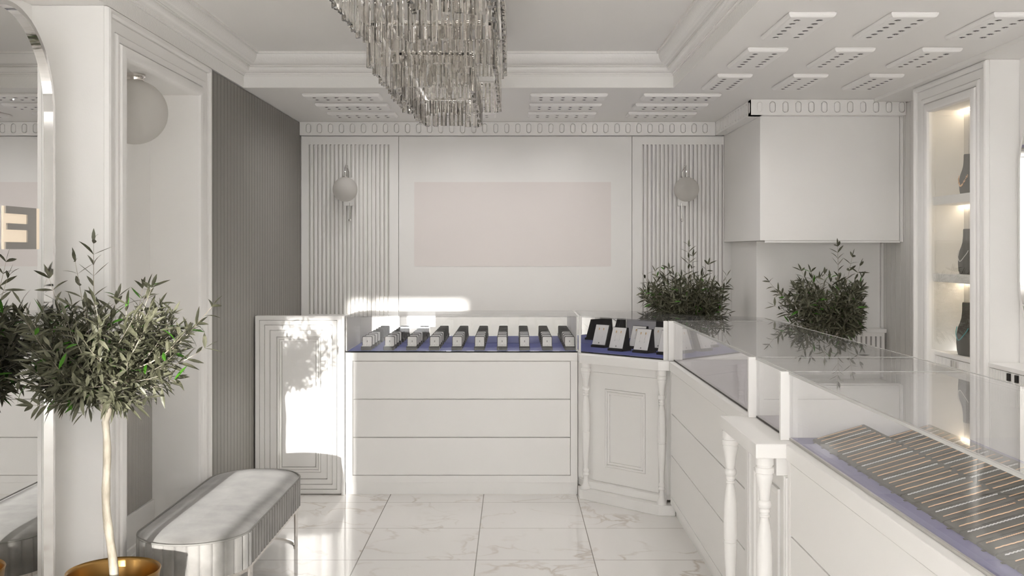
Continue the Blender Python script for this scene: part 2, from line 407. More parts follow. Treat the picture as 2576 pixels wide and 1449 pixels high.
# ------------------------------------------------------------------ back counter and gate
def drawers_front(parent, y, x0, x1, flip=None):
    pass
g = thing('staff_gate', (-1.375, 6.68, 0), 'tall white gate panel of nested frames left of the ring counter', 'gate')
def nested(mb, x0, x1, z0, z1, steps, y0):
    """steps: list of (inset, y) rings from outside to inside on a -Y facing face"""
    rr = []
    for i, yy in steps:
        it = i if isinstance(i, tuple) else (i, i)
        rr.append([(x0 + it[0], yy, z0 + it[1]), (x1 - it[0], yy, z0 + it[1]), (x1 - it[0], yy, z1 - it[0]), (x0 + it[0], yy, z1 - it[0])])
    b = mb.grid(rr, close=True); k = len(rr) - 1
    mb.f.append([b + 4 * k + i for i in range(4)]); mb.mi.append(mb.cur)
mb = MB(); GX0, GX1 = -1.660 + 1.375, -1.106 + 1.375
st = [(0, .04), (0, -.02), (.026, -.02), (.026, .006), (.029, .006), (.029, -.014), (.057, -.014), (.057, .012), (.060, .012), (.060, -.008), (.091, -.008), (.091, .018), (.094, .018), (.094, -.002),
      (.134, -.002), (.134, .014), (.1365, .014), (.1365, -.004), (.144, -.008), (.150, -.004), (.150, .010), (.152, .010), (.152, -.001), (.158, -.002), (.165, .0), (.166, .020), (.169, .020), (.169, .006)]
nested(mb, GX0, GX1, .006, 1.151, st, 0)
mb.face([(GX0, .04, .006), (GX1, .04, .006), (GX1, .04, 1.151), (GX0, .04, 1.151)])
mb.build('gate_panel', 'white', g, norm=False)
MB().box(-1.103 + 1.375, -1.083 + 1.375, -.035, .04, 0, 1.153).build('gate_post', 'white', g, bevel=.002)

def counter_x(name, x0, x1, yf, yb, label):
    """drawer counter facing -Y"""
    t = thing(name, ((x0 + x1) / 2, yf, 0), label, 'counter'); c = (x0 + x1) / 2
    MB().box(x0 - c, x1 - c, .028, yb - yf, .076, .8615).build('body', 'white', t, norm=False)
    MB().box(x0 - c, x1 - c, .012, .034, 0, .0755).build('plinth', 'white', t)
    mb = MB()
    for a in (x0 - c, x1 - c - .045): mb.box(a, a + .045, .002, .0275, .077, .861)
    mb.box(x0 - c + .045, x1 - c - .045, .002, .0275, .077, .122)
    mb.build('face_frame', 'white', t, norm=False, bevel=.001)
    for k in range(3):
        z = .125 + k * .2463
        MB().box(x0 - c + .048, x1 - c - .048, .004, .0275, z, z + .2405).build('drawer', 'white', t, bevel=.0015)
    MB().box(x0 - c, x1 - c, -.004, yb - yf, .862, .916).build('worktop', 'white', t, bevel=.0015)
    return t
counter_x('drawer_counter', -1.078, .418, 6.662, 7.28, 'white three-drawer counter under the ring boxes against the back')
def vbox(pts, z0, z1): return MB().prism(pts, z0, z1)
T = .008
ZC0, ZC1 = .917, 1.152
# glass case over back counter
X0, X1, Y0, Y1 = -1.078, .418, 6.662, 7.28
t = thing('glass_case', ((X0 + X1) / 2, Y0, ZC0), 'glass showcase holding rows of ring boxes on blue felt', 'display case')
c = (X0 + X1) / 2
MB().box(X0 - c + .008, X1 - c - .008, .008, Y1 - Y0 - .02, .0, .006).build('felt_base', 'felt', t)
MB().box(X0 - c, X1 - c, .0, .0075, .0, .007).build('seal', 'black', t)
MB().box(X0 - c, X1 - c, .0, T, .0075, .2265).build('front_glass', 'glass', t)
MB().box(X0 - c, X1 - c, 0, Y1 - Y0, .227, .235).build('top_glass', 'glass', t)
MB().box(X0 - c, X1 - c, Y1 - Y0 - .016, Y1 - Y0, 0, .2265).build('mirror_back', 'mirror', t)
MB().box(X0 - c, X0 - c + .007, .009, Y1 - Y0 - .017, .0075, .2265).build('side_panel', 'rib', t)
MB().box(X1 - c - .007, X1 - c, .009, Y1 - Y0 - .017, .0075, .2265).build('side_panel', 'greyslat', t)

# corner unit
D = Vector((.72, -.694, 0)).normalized(); Nn = Vector((-.694, -.72, 0)).normalized()
P0 = Vector((.422, 6.66, 0)); P1 = Vector((.92, 6.182, 0))
t = thing('corner_cabinet', (.67, 6.42, 0), 'angled white corner cabinet with a framed door between two turned columns', 'cabinet')
o_ = Vector((.67, 6.42, 0))
def rel(pts): return [(p[0] - o_[0], p[1] - o_[1]) for p in pts]
body = [(.424, 6.70), (.50, 6.645), (.915, 6.245), (.926, 6.205), (1.585, 6.205), (1.585, 6.5), (.80, 7.28), (.424, 7.28)]
MB().prism(rel(body), .076, .8615).build('body', 'white', t, norm=False)
MB().prism(rel([(.4205, 6.66), (.4205, 6.545), (.44, 6.535), (.865, 6.125), (.965, 6.125), (.965, 6.20), (.90, 6.26), (.50, 6.66)]), 0, .060).build('plinth', 'white', t, bevel=.003)
MB().prism(rel([(.4245, 6.70), (.455, 6.60), (.885, 6.195), (.9255, 6.195), (.90, 6.26), (.50, 6.655)]), .0605, .105).build('base_moulding', 'white', t, bevel=.004)
top = [(.4205, 6.6415), (.4205, 6.535), (.435, 6.525), (.86, 6.115), (.927, 6.115), (.927, 6.181), (1.585, 6.181), (1.585, 6.5), (.80, 7.28), (.4205, 7.28)]
MB().prism(rel(top), .862, .916).build('worktop', 'white', t, bevel=.002)
# top rail on the diagonal
def diag(u, n, z): return Vector((.5, 6.645, 0)) + D * u + Nn * n + Vector((0, 0, z)) - o_
def dbox(mb, u0, u1, n0, n1, z0, z1):
    b = len(mb.v)
    for z in (z0, z1):
        for (u, n) in ((u0, n0), (u1, n0), (u1, n1), (u0, n1)): mb.v.append(tuple(diag(u, n, z)))
    for q in ((3, 2, 1, 0), (4, 5, 6, 7), (0, 1, 5, 4), (1, 2, 6, 5), (2, 3, 7, 6), (3, 0, 4, 7)): mb.f.append([b + k for k in q]); mb.mi.append(0)
LD = (Vector((.915, 6.245)) - Vector((.50, 6.645))).length
mb = MB(); dbox(mb, -.02, LD + .0, .001, .028, .80, .8615); mb.build('top_rail', 'white', t, bevel=.002)
mb = MB()
def nested_d(mb, u0, u1, z0, z1, steps):
    rr = [[diag(u0 + i, n, z0 + i), diag(u1 - i, n, z0 + i), diag(u1 - i, n, z1 - i), diag(u0 + i, n, z1 - i)] for i, n in steps]
    b = mb.grid(rr, close=True); k = len(rr) - 1; mb.f.append([b + 4 * k + i for i in range(4)]); mb.mi.append(0)
nested_d(mb, .035, LD - .03, .107, .797, [(0, .001), (0, .016), (.098, .016), (.098, .006), (.101, .006), (.101, .021), (.108, .024), (.114, .020), (.114, .010), (.1165, .010), (.1165, .018), (.124, .021), (.131, .018), (.131, .004), (.134, .004), (.134, .010)])
mb.build('door', 'white', t, norm=False)
BP = [(0, .030), (.034, .030), (.036, .026), (.044, .026), (.046, .031), (.068, .031), (.071, .026), (.077, .027), (.082, .029), (.10, .0255), (.13, .0205), (.175, .017), (.186, .016), (.190, .020), (.205, .0235), (.218, .020), (.222, .015),
      (.228, .0175), (.236, .0175), (.238, .0145), (.246, .0145), (.248, .0175), (.256, .0175), (.260, .0125), (.30, .019), (.36, .024), (.44, .026), (.50, .0255), (.532, .0245), (.534, .022), (.546, .022), (.548, .0245), (.62, .0225), (.70, .0185), (.78, .015),
      (.835, .0135), (.842, .017), (.852, .0195), (.864, .019), (.866, .017), (.874, .018), (.884, .0215), (.892, .018), (.898, .0135), (.92, .0145), (.95, .018), (.972, .024), (.978, .0285), (1.0, .0285)]
def baluster(parent, x, y, z0, z1, s=1.0):
    H = z1 - z0
    mb = MB(); mb.lathe([(r * s, z1 - t_ * H) for t_, r in reversed(BP)], 0, 0, 0, 28)
    o = mb.build('turned_column', 'white', parent, smooth=True, ang=50); o.location = (x, y, 0); return o
baluster(t, .463 - o_.x, 6.565 - o_.y, .0605, .8615, 1.0)
baluster(t, .888 - o_.x, 6.157 - o_.y, .0605, .8615, 1.0)

t = thing('corner_glass_case', (.67, 6.42, ZC0), 'angled corner showcase with earring stands on blue felt', 'display case')
outer = [(.424, 6.664), (.92, 6.184), (1.583, 6.184), (1.583, 6.5), (.80, 7.278), (.424, 7.278)]
inner = [(.432, 6.674), (.922, 6.196), (1.570, 6.196), (1.570, 6.49), (.796, 7.262), (.432, 7.262)]
MB().prism(rel(inner), 0, .006).build('felt_base', 'felt', t)
def wall_seg(a, b, th, z0, z1, side=1):
    a = Vector((*a, 0)); b = Vector((*b, 0)); d = (b - a).normalized(); n = Vector((-d.y, d.x, 0)) * side * th
    return MB().prism(rel([tuple(a)[:2], tuple(b)[:2], tuple(b + n)[:2], tuple(a + n)[:2]]), z0, z1)
pa, pb = (.4385, 6.650), (.905, 6.1985)
wall_seg(pa, pb, .0065, 0, .007).build('seal', 'black', t, norm=True)
wall_seg(pa, pb, .007, .0075, .2265).build('front_glass', 'glass', t)
MB().prism(rel([(.424, 6.6635), (.4385, 6.65), (.4385, 6.669), (.424, 6.676)]), 0, .2345).build('corner_post', 'white', t)
MB().prism(rel([(.901, 6.184), (.928, 6.184), (.928, 6.200), (.915, 6.2125)]), 0, .2345).build('corner_post', 'white', t)
MB().prism(rel([(.4395, 6.652), (.9145, 6.185), (1.583, 6.185), (1.583, 6.5), (.80, 7.278), (.4395, 7.278)]), .227, .2345).build('top_glass', 'glass', t)
wall_seg((1.570, 6.5), (.80, 7.266), .010, 0, .2265, -1).build('mirror_back', 'mirror', t)
MB().box(.432 - o_.x, .795 - o_.x, 7.264 - o_.y, 7.274 - o_.y, 0, .2265).build('mirror_back', 'mirror', t)
MB().box(.929 - o_.x, 1.583 - o_.x, 6.184 - o_.y, 6.194 - o_.y, 0, .2265).build('side_panel', 'white', t)

# counters along the right
def counter_y(name, y0, y1, label):
    t = thing(name, (.93, (y0 + y1) / 2, 0), label, 'counter', None); c = (y0 + y1) / 2
    MB().box(.022, .655, y0 - c, y1 - c, .076, .8615).build('body', 'white', t, norm=False)
    MB().box(.036, .06, y0 - c, y1 - c, 0, .0755).build('plinth', 'white', t)
    mb = MB()
    for a in (y0 - c, y1 - c - .03): mb.box(.002, .0215, a, a + .03, .077, .861)
    mb.box(.002, .0215, y0 - c + .03, y1 - c - .03, .077, .122)
    mb.build('face_frame', 'white', t, norm=False, bevel=.001)
    for k in range(3):
        z = .125 + k * .2463
        MB().box(.003, .0215, y0 - c + .032, y1 - c - .032, z, z + .2405).build('drawer', 'white', t, bevel=.0015)
    MB().box(-.003, .655, y0 - c, y1 - c, .862, .916).build('worktop', 'white', t, bevel=.003)
    return t
YA0, YA1 = 4.125, 6.110
counter_y('drawer_counter', YA0, YA1, 'long white drawer counter on the right, between the two cabinets with turned columns')
YN0, YN1 = .6, 3.505
counter_y('drawer_counter', YN0, YN1, 'nearest white drawer counter in the lower right corner, under the bracelet trays')
# bay unit with two turned columns
t = thing('bay_cabinet', (.90, 3.815, 0), 'narrow white cabinet with a projecting ledge on two turned columns at right', 'cabinet')
o_ = Vector((.90, 3.815, 0))
MB().box(.952 - .9, 1.585 - .9, 3.508 - 3.815, 4.122 - 3.815, .076, .8615).build('body', 'white', t, norm=False)
mb = MB().prism(rel([(.826, 3.512), (1.585, 3.508), (1.585, 4.122), (.826, 4.118)]), .866, .916); mb.build('worktop', 'white', t, bevel=.004)
MB().box(.826 - .9, .951 - .9, 3.512 - 3.815, 4.118 - 3.815, 0, .060).build('plinth', 'white', t, bevel=.003)
MB().box(.905 - .9, .9515 - .9, 3.55 - 3.815, 4.08 - 3.815, .80, .8655).build('top_rail', 'white', t, bevel=.002)
MB().box(.915 - .9, .9515 - .9, 3.55 - 3.815, 4.08 - 3.815, .0605, .105).build('base_moulding', 'white', t, bevel=.003)
for a in (3.515, 3.545, 4.065, 4.095): MB().box(.930 - .9, .9515 - .9, a - 3.815, a + .020 - 3.815, .106, .7995).build('stile', 'white', t, norm=False, bevel=.002)
mb = MB(); rr = []
for i, x in [(0, .951), (0, .938), (.06, .938), (.060, .950), (.063, .950), (.063, .931), (.072, .930), (.078, .938), (.094, .940), (.098, .944)]:
    ya, yb_, za, zb_ = 3.568 + i, 4.062 - i, .107 + i, .798 - i
    rr.append([(x - .9, ya - 3.815, za), (x - .9, yb_ - 3.815, za), (x - .9, yb_ - 3.815, zb_), (x - .9, ya - 3.815, zb_)])
b = mb.grid(rr, close=True); mb.f.append([b + 4 * 9 + i for i in range(4)]); mb.mi.append(0)
mb.build('door', 'white', t, norm=False)
baluster(t, .866 - .9, 3.556 - 3.815, .0605, .8655, 1.06)
baluster(t, .858 - .9, 4.075 - 3.815, .0605, .8655, 1.06)

# glass cases on the right
def case_y(name, y0, y1, label, felt0, part_far=True, part_near=True):
    c = (y0 + y1) / 2; t = thing(name, (.958, c, ZC0), label, 'display case')
    W = .627
    MB().box(.008, W - .008, y0 - c + .01, y1 - c - .01, 0, .006).build('felt_base', 'felt3' if y0 < 1 else 'felt2', t)
    MB().box(0, .0075, y0 - c, y1 - c, 0, .007).build('seal', 'rib' if y0 < 1 else 'dgrey', t)
    MB().box(.0, .008, y0 - c + .02, y1 - c - .02, .0075, .2265).build('front_glass', 'glass', t)
    MB().box(0, W, y0 - c + .001, y1 - c - .001, .227, .235).build('top_glass', 'glass', t)
    eg = MB(); eg.box(-.0012, .0065, y0 - c + .002, y1 - c - .002, .2352, .2362); eg.box(-.0016, -.0003, y0 - c + .002, y1 - c - .002, .2275, .2362); eg.box(.0066, W - .001, y1 - c - .004, y1 - c - .001, .2352, .2362); eg.box(W - .004, W, y0 - c + .002, y1 - c - .0042, .2352, .2362)
    eg.build('glass_edge', 'edge', t, norm=False)
    MB().box(W - .009, W - .001, y0 - c + .001, y1 - c - .001, .0075, .2265).build('back_glass', 'glass', t)
    if part_far:
        MB().box(-.030, .004, y1 - c - .0185, y1 - c, -.0005, .236).build('corner_post', 'white', t, bevel=.001)
        MB().box(.0045, W - .01, y1 - c - .0085, y1 - c, .0065, .2265).build('end_panel', 'white', t)
    return t
case_y('glass_case', 4.09, 6.172, 'long glass showcase on the right, nearly empty, before the corner showcase', 0)
case_y('glass_case', 3.605, 4.085, 'short glass showcase above the two turned columns at right', 0)
case_y('glass_case', .62, 3.600, 'nearest glass showcase at lower right, full of bracelet trays', 0)

# ------------------------------------------------------------------ ring boxes
def make_ring_box():
    r = thing('ring_box', (0, 0, 0), '', 'ring box')
    MB().box(-.034, .034, -.034, .034, 0, .026).build('base', 'box', r, bevel=.003)
    MB().box(-.029, .029, -.029, .026, .0262, .0285).build('cushion', 'card', r, bevel=.001)
    def rq(x, z0, z1, y0, y1, rad, tilt=.10):
        mb = MB(); pts = []
        for cx, cz, a0 in ((x - rad, z1 - rad, 0), (-x + rad, z1 - rad, PI / 2)):
            for k in range(5): a = a0 + PI / 2 * k / 4; pts.append((cx + rad * math.cos(a), cz + rad * math.sin(a)))
        pts += [(-x, z0), (x, z0)]
        f = [(p[0], y0 + (p[1] - .028) * tilt, p[1]) for p in pts]; bk = [(p[0], y1 + (p[1] - .028) * tilt, p[1]) for p in pts]
        b = mb.grid([f, bk], close=True); n = len(pts); mb.f.append(list(range(b, b + n))); mb.f.append([b + n + n - 1 - i for i in range(n)]); mb.mi += [0, 0]
        return mb
    rq(.033, .0268, .087, .026, .040, .007).build('lid', 'box', r)
    ln = rq(.0295, .0292, .083, .0235, .0258, .006).build('lid_lining', 'card', r)
    mb = MB()
    for z in (.050, .0535, .057): mb.box(-.003 + (.0008 if z == .0535 else 0), .003 - (.0008 if z == .0535 else 0), .0250, .0262, z, z + .0022)
    mb.build('emblem', 'mark', ln)
    mb = MB(); mb.tube([(.008 * math.cos(2 * PI * k / 16), -.004, .0330 + .007 * math.sin(2 * PI * k / 16)) for k in range(17)], .0011, 6, False); mb.sphere((0, -.004, .0415), .0025, 8, 6)
    mb.build('ring', 'silver', r, smooth=True)
    return r
rb = make_ring_box(); first = True
ROWS = ['front row', 'second row', 'third row', 'back row']
for j in range(4):
    for i in range(10):
        o = rb if first else copy_tree(rb); first = False
        o.location = (-.955 + .1475 * i, 6.755 + .140 * j, ZC0 + .0065)
        o['label'] = 'open black ring box, %s from the left, %s of the glass case' % (ORD[i], ROWS[j]); o['group'] = 'ring boxes on blue felt'

# ------------------------------------------------------------------ earring stands
def make_stand():
    r = thing('earring_stand', (0, 0, 0), '', 'earring stand')
    tl = .30
    mb = MB(); w = .058
    # black wedge and foot, front faces -Y
    sec = [(-.046, 0), (.055, 0), (.055, .014), (.040, .016), (.028, .150), (.012, .150), (-.034, .014), (-.046, .014)]
    f = [(-w, a, z) for a, z in sec]; g_ = [(w, a, z) for a, z in sec]
    b = mb.grid([f, g_], close=True); n = len(sec); mb.f.append([b + n - 1 - i for i in range(n)]); mb.f.append([b + n + i for i in range(n)]); mb.mi += [0, 0]
    mb.build('stand', 'black', r)
    def q(u, s, d=0):   # on the leaning face
        return (u, -.0345 + .0465 * s - d, .0150 + .1345 * s + d * .34)
    mb = MB(); rr = [[q(-.054, .02, 0), q(.054, .02, 0), q(.054, .985, 0), q(-.054, .985, 0)], [q(-.054, .02, .003), q(.054, .02, .003), q(.054, .985, .003), q(-.054, .985, .003)]]
    b = mb.grid(rr, close=True); mb.f.append([b + 4 + i for i in range(4)]); mb.f.append([b + 3 - i for i in range(4)]); mb.mi += [0, 0]
    cd = mb.build('card', 'card', r)
    mb = MB()
    for s_ in (-1, 1):
        mb.tube([q(s_ * (.0015 + .005 * (1 - math.cos(a))), .11 + .028 * math.sin(a), .0035) for a in [-1.2 + .3 * k for k in range(9)]], .0011, 5)
    mb.build('emblem', 'mark', cd)
    return r
def make_earring(tl):
    def q(u, s, d=0): return (u, -.0345 + .0465 * s - d, .0150 + .1345 * s + d * .34)
    t_ = thing('earring_pair', (0, 0, 0), '', 'earrings')
    for s_ in (-1, 1):
        mb = MB(); mb.tube([q(s_ * .019, .83, .0045), q(s_ * .019, .73, .0055)], [.0032, .0020], 8); e = mb.build('gold_stud', 'gold', t_)
        mb = MB()
        for k in range(6): mb.sphere(q(s_ * .019 + .001 * math.sin(k * 2), .68 - k * .06, .006), .0019 + .0002 * k, 8, 6)
        mb.build('pearl_drop', 'pearl', e, smooth=True)
    return t_
es = make_stand(); er = make_earring(0)
ang = math.atan2(Nn.y, Nn.x) + PI / 2
SP = [(.600, 6.965, 'rear-left in the corner case'), (.690, 6.715, 'front row left of the corner case'), (.835, 6.590, 'front row middle of the corner case'), (.972, 6.462, 'front row right, partly behind the white post'),
      (.835, 6.845, 'behind the front-row left stand'), (.965, 6.735, 'behind the front-row middle stand')]
for k, (x, y, w) in enumerate(SP):
    o = es if k == 0 else copy_tree(es); o.location = (x, y, ZC0 + .0062); o.rotation_euler.z = ang
    o['label'] = 'black earring stand with white card, ' + w; o['group'] = 'earring stands in the corner case'
    e = er if k == 0 else copy_tree(er); e.location = o.location; e.rotation_euler.z = ang
    e['label'] = 'gold and pearl drop earrings on the stand ' + w; e['group'] = 'earrings on the white cards'

# ------------------------------------------------------------------ bracelet trays
def make_tray():
    r = thing('bracelet_tray', (0, 0, 0), '', 'tray')
    mb = MB(); sec = [(0, 0), (.182, 0), (.182, .052), (.176, .0575), (.003, .0065)]
    w = .0415
    f = [(x, -w, z) for x, z in sec]; g_ = [(x, w, z) for x, z in sec]
    b = mb.grid([f, g_], close=True); n = len(sec); mb.f.append([b + n - 1 - i for i in range(n)]); mb.f.append([b + n + i for i in range(n)]); mb.mi += [0, 0]
    mb.build('tray_block', 'tray', r, bevel=.0015)
    mb = MB(); mb.box(-.007, .004, -.004, .004, 0, .002); mb.build('tray_lip', 'tray', r)
    return r
def slope(x, d=.0): return .0065 + (x - .003) * (.051 / .173) + d
def make_brace(kind):
    N = 90; x0, x1 = .012, .160; pts = []; rad = []
    for k in range(N + 1):
        x = x0 + (x1 - x0) * k / N; y = 0; r = .0013
        if kind == 'silver': y = .0016 * math.sin(k * 1.25); r = .0016
        elif kind == 'thin': r = .0013
        elif kind == 'bead': r = .0016 if k % 3 else .0008
        elif kind == 'wavy': y = .0009 * math.sin(k * .16) + .0006 * math.sin(k * .7); r = .0015
        pts.append((x, y, slope(x, .0022))); rad.append(r)
    nm = 'bracelet'
    o = MB().tube(pts, rad, 5).build(nm, 'silver' if kind == 'silver' else 'goldm', None, smooth=True)
    mb = MB(); mb.box(x1 - .001, x1 + .003, -.0014, .0014, slope(x1, .0008), slope(x1, .0036)); mb.build('clasp', 'silver' if kind == 'silver' else 'goldm', o)
    return o
tr = make_tray(); BR = {k: make_brace(k) for k in ('silver', 'thin', 'bead', 'wavy')}; used = set(); tf = True
DESC = {'silver': 'silver twisted bracelet', 'thin': 'thin plain gold bracelet', 'bead': 'gold rope bracelet', 'wavy': 'wavy gold bracelet'}
for cix, (cx, ntr) in enumerate(((1.022, 18), (1.246, 16))):
    for k in range(ntr):
        yc = 3.486 - .0892 * k
        o = tr if tf else copy_tree(tr); tf = False; o.location = (cx, yc, ZC0 + .0065)
        cn = 'front column' if cix == 0 else 'rear column'
        o['label'] = 'dark grey bracelet tray, %s, %s from the far end' % (cn, ORD[k]); o['group'] = 'bracelet trays in the nearest case'
        for kk, dy in zip((('bead', 'wavy') if k % 2 == 0 else ('silver', 'thin')), (.0215, -.0215)):
            b = BR[kk] if kk not in used else copy_tree(BR[kk]); used.add(kk)
            b.location = (cx, yc + dy, ZC0 + .0065)
            tag(b, '%s on the %s tray from the far end, %s' % (DESC[kk], ORD[k], cn), 'bracelet', 'bracelets on grey trays')

# ------------------------------------------------------------------ ceiling lamp plates
def make_plate():
    r = thing('ceiling_lamp_plate', (0, 0, 0), '', 'ceiling lamp'); L_, W_ = .495, .2; iz = .013
    mb = MB()
    def rc(i, z): return [(-L_ / 2 + i, -W_ / 2 + i, z), (L_ / 2 - i, -W_ / 2 + i, z), (L_ / 2 - i, W_ / 2 - i, z), (-L_ / 2 + i, W_ / 2 - i, z)]
    mb.grid([rc(.005, -.0002), rc(.005, -.003), rc(0, -.0035), rc(0, -.010), rc(.003, -.016), rc(.008, -.021), rc(iz, -.023)], close=True)
    cw, chh = (L_ - 2 * iz) / 6, (W_ - 2 * iz) / 2
    P = lambda u, v, d: (u, v, -.023 - d)
    mb2 = mb
    for a in range(6):
        for b_ in range(2):
            u0 = -L_ / 2 + iz + a * cw; v0 = -W_ / 2 + iz + b_ * chh; cu = 0 + (a - 2.5) * .071; cv = (b_ - .5) * .096
            relief_cell(mb2, P, u0, u0 + cw, v0, v0 + chh, cu, cv, .0155, .0156, [(1, 0), (1, -.018), (.5, -.018)])
    mb.build('lamp_housing', 'trim', r, norm=False)
    fst = None
    for a in range(6):
        for b_ in range(2):
            if fst is None:
                m2 = MB(); m2.lathe([(.0135, 0), (.0135, .006), (.010, .013), (.0085, .0145)], 0, 0, 0, 14); fst = m2.build('spot_lamp', 'dark', r); q = fst
                m3 = MB(); m3.lathe([(.006, -.0045), (.0075, -.003), (.0065, -.0005)], 0, 0, 0, 12); m3.build('lens', 'chrome', fst)
            else: q = copy_tree(fst, r)
            q.location = ((a - 2.5) * .071, (b_ - .5) * .096, -.0215)
    return r
pl = make_plate(); first = True
def put_plate(x, y, rz, lab):
    global first
    o = pl if first else copy_tree(pl); first = False
    o.location = (x, y, ZL - .0005); o.rotation_euler.z = rz; o['label'] = lab; o['group'] = 'perforated ceiling lamp plates'
for i in range(3):
    for j in range(4):
        put_plate(1.162 + .1 + i * .431, 3.587 + .2475 + .7607 * j, PI / 2, 'white ceiling lamp plate, right side, %s from the tray, %s row counting from nearest' % (ORD[i], ORD[j]))
for i, xl in enumerate((-1.348, -.618, .112, .838)):
    for j in range(3):
        put_plate(xl + .2475, 6.602 + .1 + .443 * j, 0, 'white ceiling lamp plate above the ring counter, %s from left, %s' % (ORD[i], ('nearest row', 'middle row', 'row at the frieze')[j]))

# ------------------------------------------------------------------ globe pendant and sconces
t = thing('globe_pendant', (-1.765, 4.82, 2.219), 'large frosted globe lamp hanging in the left portal niche', 'lamp')
MB().sphere((0, 0, 0), .150, 48, 28).build('globe_shade', 'globe', t, smooth=True, ang=180)
MB().lathe([(.044, .1455), (.046, .150), (.046, .160), (.05, .165), (.05, .177)], 0, 0, 0, 28).build('ceiling_cap', 'steel', t, smooth=True)
MB().lathe([(.012, -.055), (.020, -.045), (.022, -.025), (.014, .01), (.013, .05), (.013, .10)], -.01, 0, 0, 16).build('bulb', 'rib', t, smooth=True)
def sconce(xc, sg, label):
    z = 2.048; t = thing('wall_sconce', (xc, 8.02, z), label, 'wall lamp', 'globe wall sconces')
    sg_ = sg
    MB().box(sg_ * .010 - .04, sg_ * .010 + .04, .104, .118, -.124, .098).build('backplate', 'trim', t, bevel=.003)
    MB().sphere((0, 0, 0), .0955, 40, 24).build('globe_shade', 'globe', t, smooth=True, ang=180)
    MB().lathe([(.014, .0955), (.014, .101), (.006, .104), (.006, .112)], 0, 0, 0, 16).build('globe_cap', 'chrome', t, smooth=True)
    pts = [(0, 0, .10), (0, 0, .150)] + [(0.006 * sg_ * k / 8, .052 * (1 - math.cos(PI * k / 8)), .150 + .044 * math.sin(PI * k / 8)) for k in range(1, 8)] + [(.014 * sg_, .1035, .14), (.014 * sg_, .1035, .06)]
    MB().tube(pts, .0055, 8).build('arm', 'chrome', t, smooth=True)
    MB().tube([(.022 * sg_, .098, -.10), (.022 * sg_, .095, -.225)], .0036, 8).build('stem', 'chrome', t, smooth=True)
    MB().sphere((.022 * sg_, .095, -.236), .0125, 16, 10).build('finial', 'chrome', t, smooth=True)
    MB().lathe([(.012, -.03), (.017, -.015), (.014, .01), (.008, .03)], 0, 0, 0.01, 12).build('bulb', 'rib', t, smooth=True)
    return t
sconce(-422 / 2600 * 8.02, 1, 'frosted globe wall lamp on the left fluted panel')
sconce(437 / 2600 * 8.02, -1, 'frosted globe wall lamp on the right fluted panel')

# ------------------------------------------------------------------ chandelier
ch = thing('crystal_chandelier', (-.335, 4.6, ZU), 'large stepped crystal chandelier hanging from the tray ceiling', 'chandelier')
def crystal_mesh(w, d, h, slant):
    mb = MB(); sec = [(-w / 2, d * .3), (-w / 2, 0), (-w * .18, -d * .7), (w * .18, -d * .7), (w / 2, 0), (w / 2, d * .3)]
    top = [(x, y, 0) for x, y in sec]; bot = [(x, y, -h + slant * (y / d)) for x, y in sec]
    b = mb.grid([top, bot], close=True); n = len(sec); mb.f.append([b + n - 1 - i for i in range(n)]); mb.f.append([b + n + i for i in range(n)]); mb.mi += [0, 0]
    return mb
tiers = [  # x0,x1,y0,y1,ztop,zbot
    (-.491, -.179, 4.34, 5.69, 2.41, 2.26), (-.594, -.076, 4.27, 5.78, 2.52, 2.346), (-.615, -.07, 3.05, 4.20, 2.62, 2.432), (-.66, -.045, 2.9, 5.86, 2.775, 2.56),
    (-.36, -.085, 3.3, 3.83, 2.60, 2.455)]
slots = []
for ti, (x0, x1, y0, y1, zt, zb) in enumerate(tiers):
    x0 += .335; x1 += .335; y0 -= 4.6; y1 -= 4.6
    pt = .042
    def run(ax, ay, bx, by, nrm):
        L_ = math.hypot(bx - ax, by - ay); n = max(2, int(L_ / pt))
        for k in range(n):
            f = (k + .5) / n; slots.append((ax + (bx - ax) * f, ay + (by - ay) * f, zt - ZU, zb - ZU, nrm, ti))
    run(x0, y0, x1, y0, 0); run(x1, y0, x1, y1, PI / 2); run(x1, y1, x0, y1, PI); run(x0, y1, x0, y0, -PI / 2)
# nearest-to-view parts: front faces and right/left sides of the lowest tiers
vis = sorted(range(len(slots)), key=lambda i: (0 if slots[i][5] in (0, 1) and slots[i][4] == 0 else 1 if slots[i][5] == 0 else 2 if slots[i][5] == 1 else 3, slots[i][1]))[:100]
vis = set(vis); var = {}
rest = MB()
for i, (x, y, zt, zb, rz, ti) in enumerate(slots):
    h = (zt - zb) + R.choice((0, 0, 0, .006, -.01, .014)); key = (round(h, 3), R.randrange(3))
    yaw = rz + R.uniform(-.07, .07); dz = 0
    if i in vis:
        if key not in var:
            var[key] = crystal_mesh(.033, .018, h, (.006, -.004, .0)[key[1]]).build('crystal', 'crystal', ch); o = var[key]
        else:
            o = var[key].copy(); col.objects.link(o); o.parent = ch
        o.location = (x, y, zt); o.rotation_euler.z = yaw
    else:
        c_ = crystal_mesh(.033, .018, h, (.006, -.004, .0)[key[1]]); b = len(rest.v); ca, sa = math.cos(yaw), math.sin(yaw)
        rest.v += [(x + p[0] * ca - p[1] * sa, y + p[0] * sa + p[1] * ca, zt + p[2]) for p in c_.v]
        rest.f += [[b + q for q in f] for f in c_.f]; rest.mi += c_.mi
o = rest.build('crystal', 'crystal', ch); o['kind'] = 'stuff'
mb = MB()
for (x0, x1, y0, y1, zt, zb) in tiers[:4]:
    x0 += .335 + .014; x1 += .335 - .014; y0 -= 4.6 - .014; y1 -= 4.6 + .014; z = zt - ZU - .001
    for a in ((x0, x1, y0, y0 + .012), (x0, x1, y1 - .012, y1), (x0, x0 + .012, y0, y1), (x1 - .012, x1, y0, y1)): mb.box(a[0], a[1], a[2], a[3], z - .012, z - .002)
mb.build('frame', 'chrome', ch, norm=False)
mb = MB()
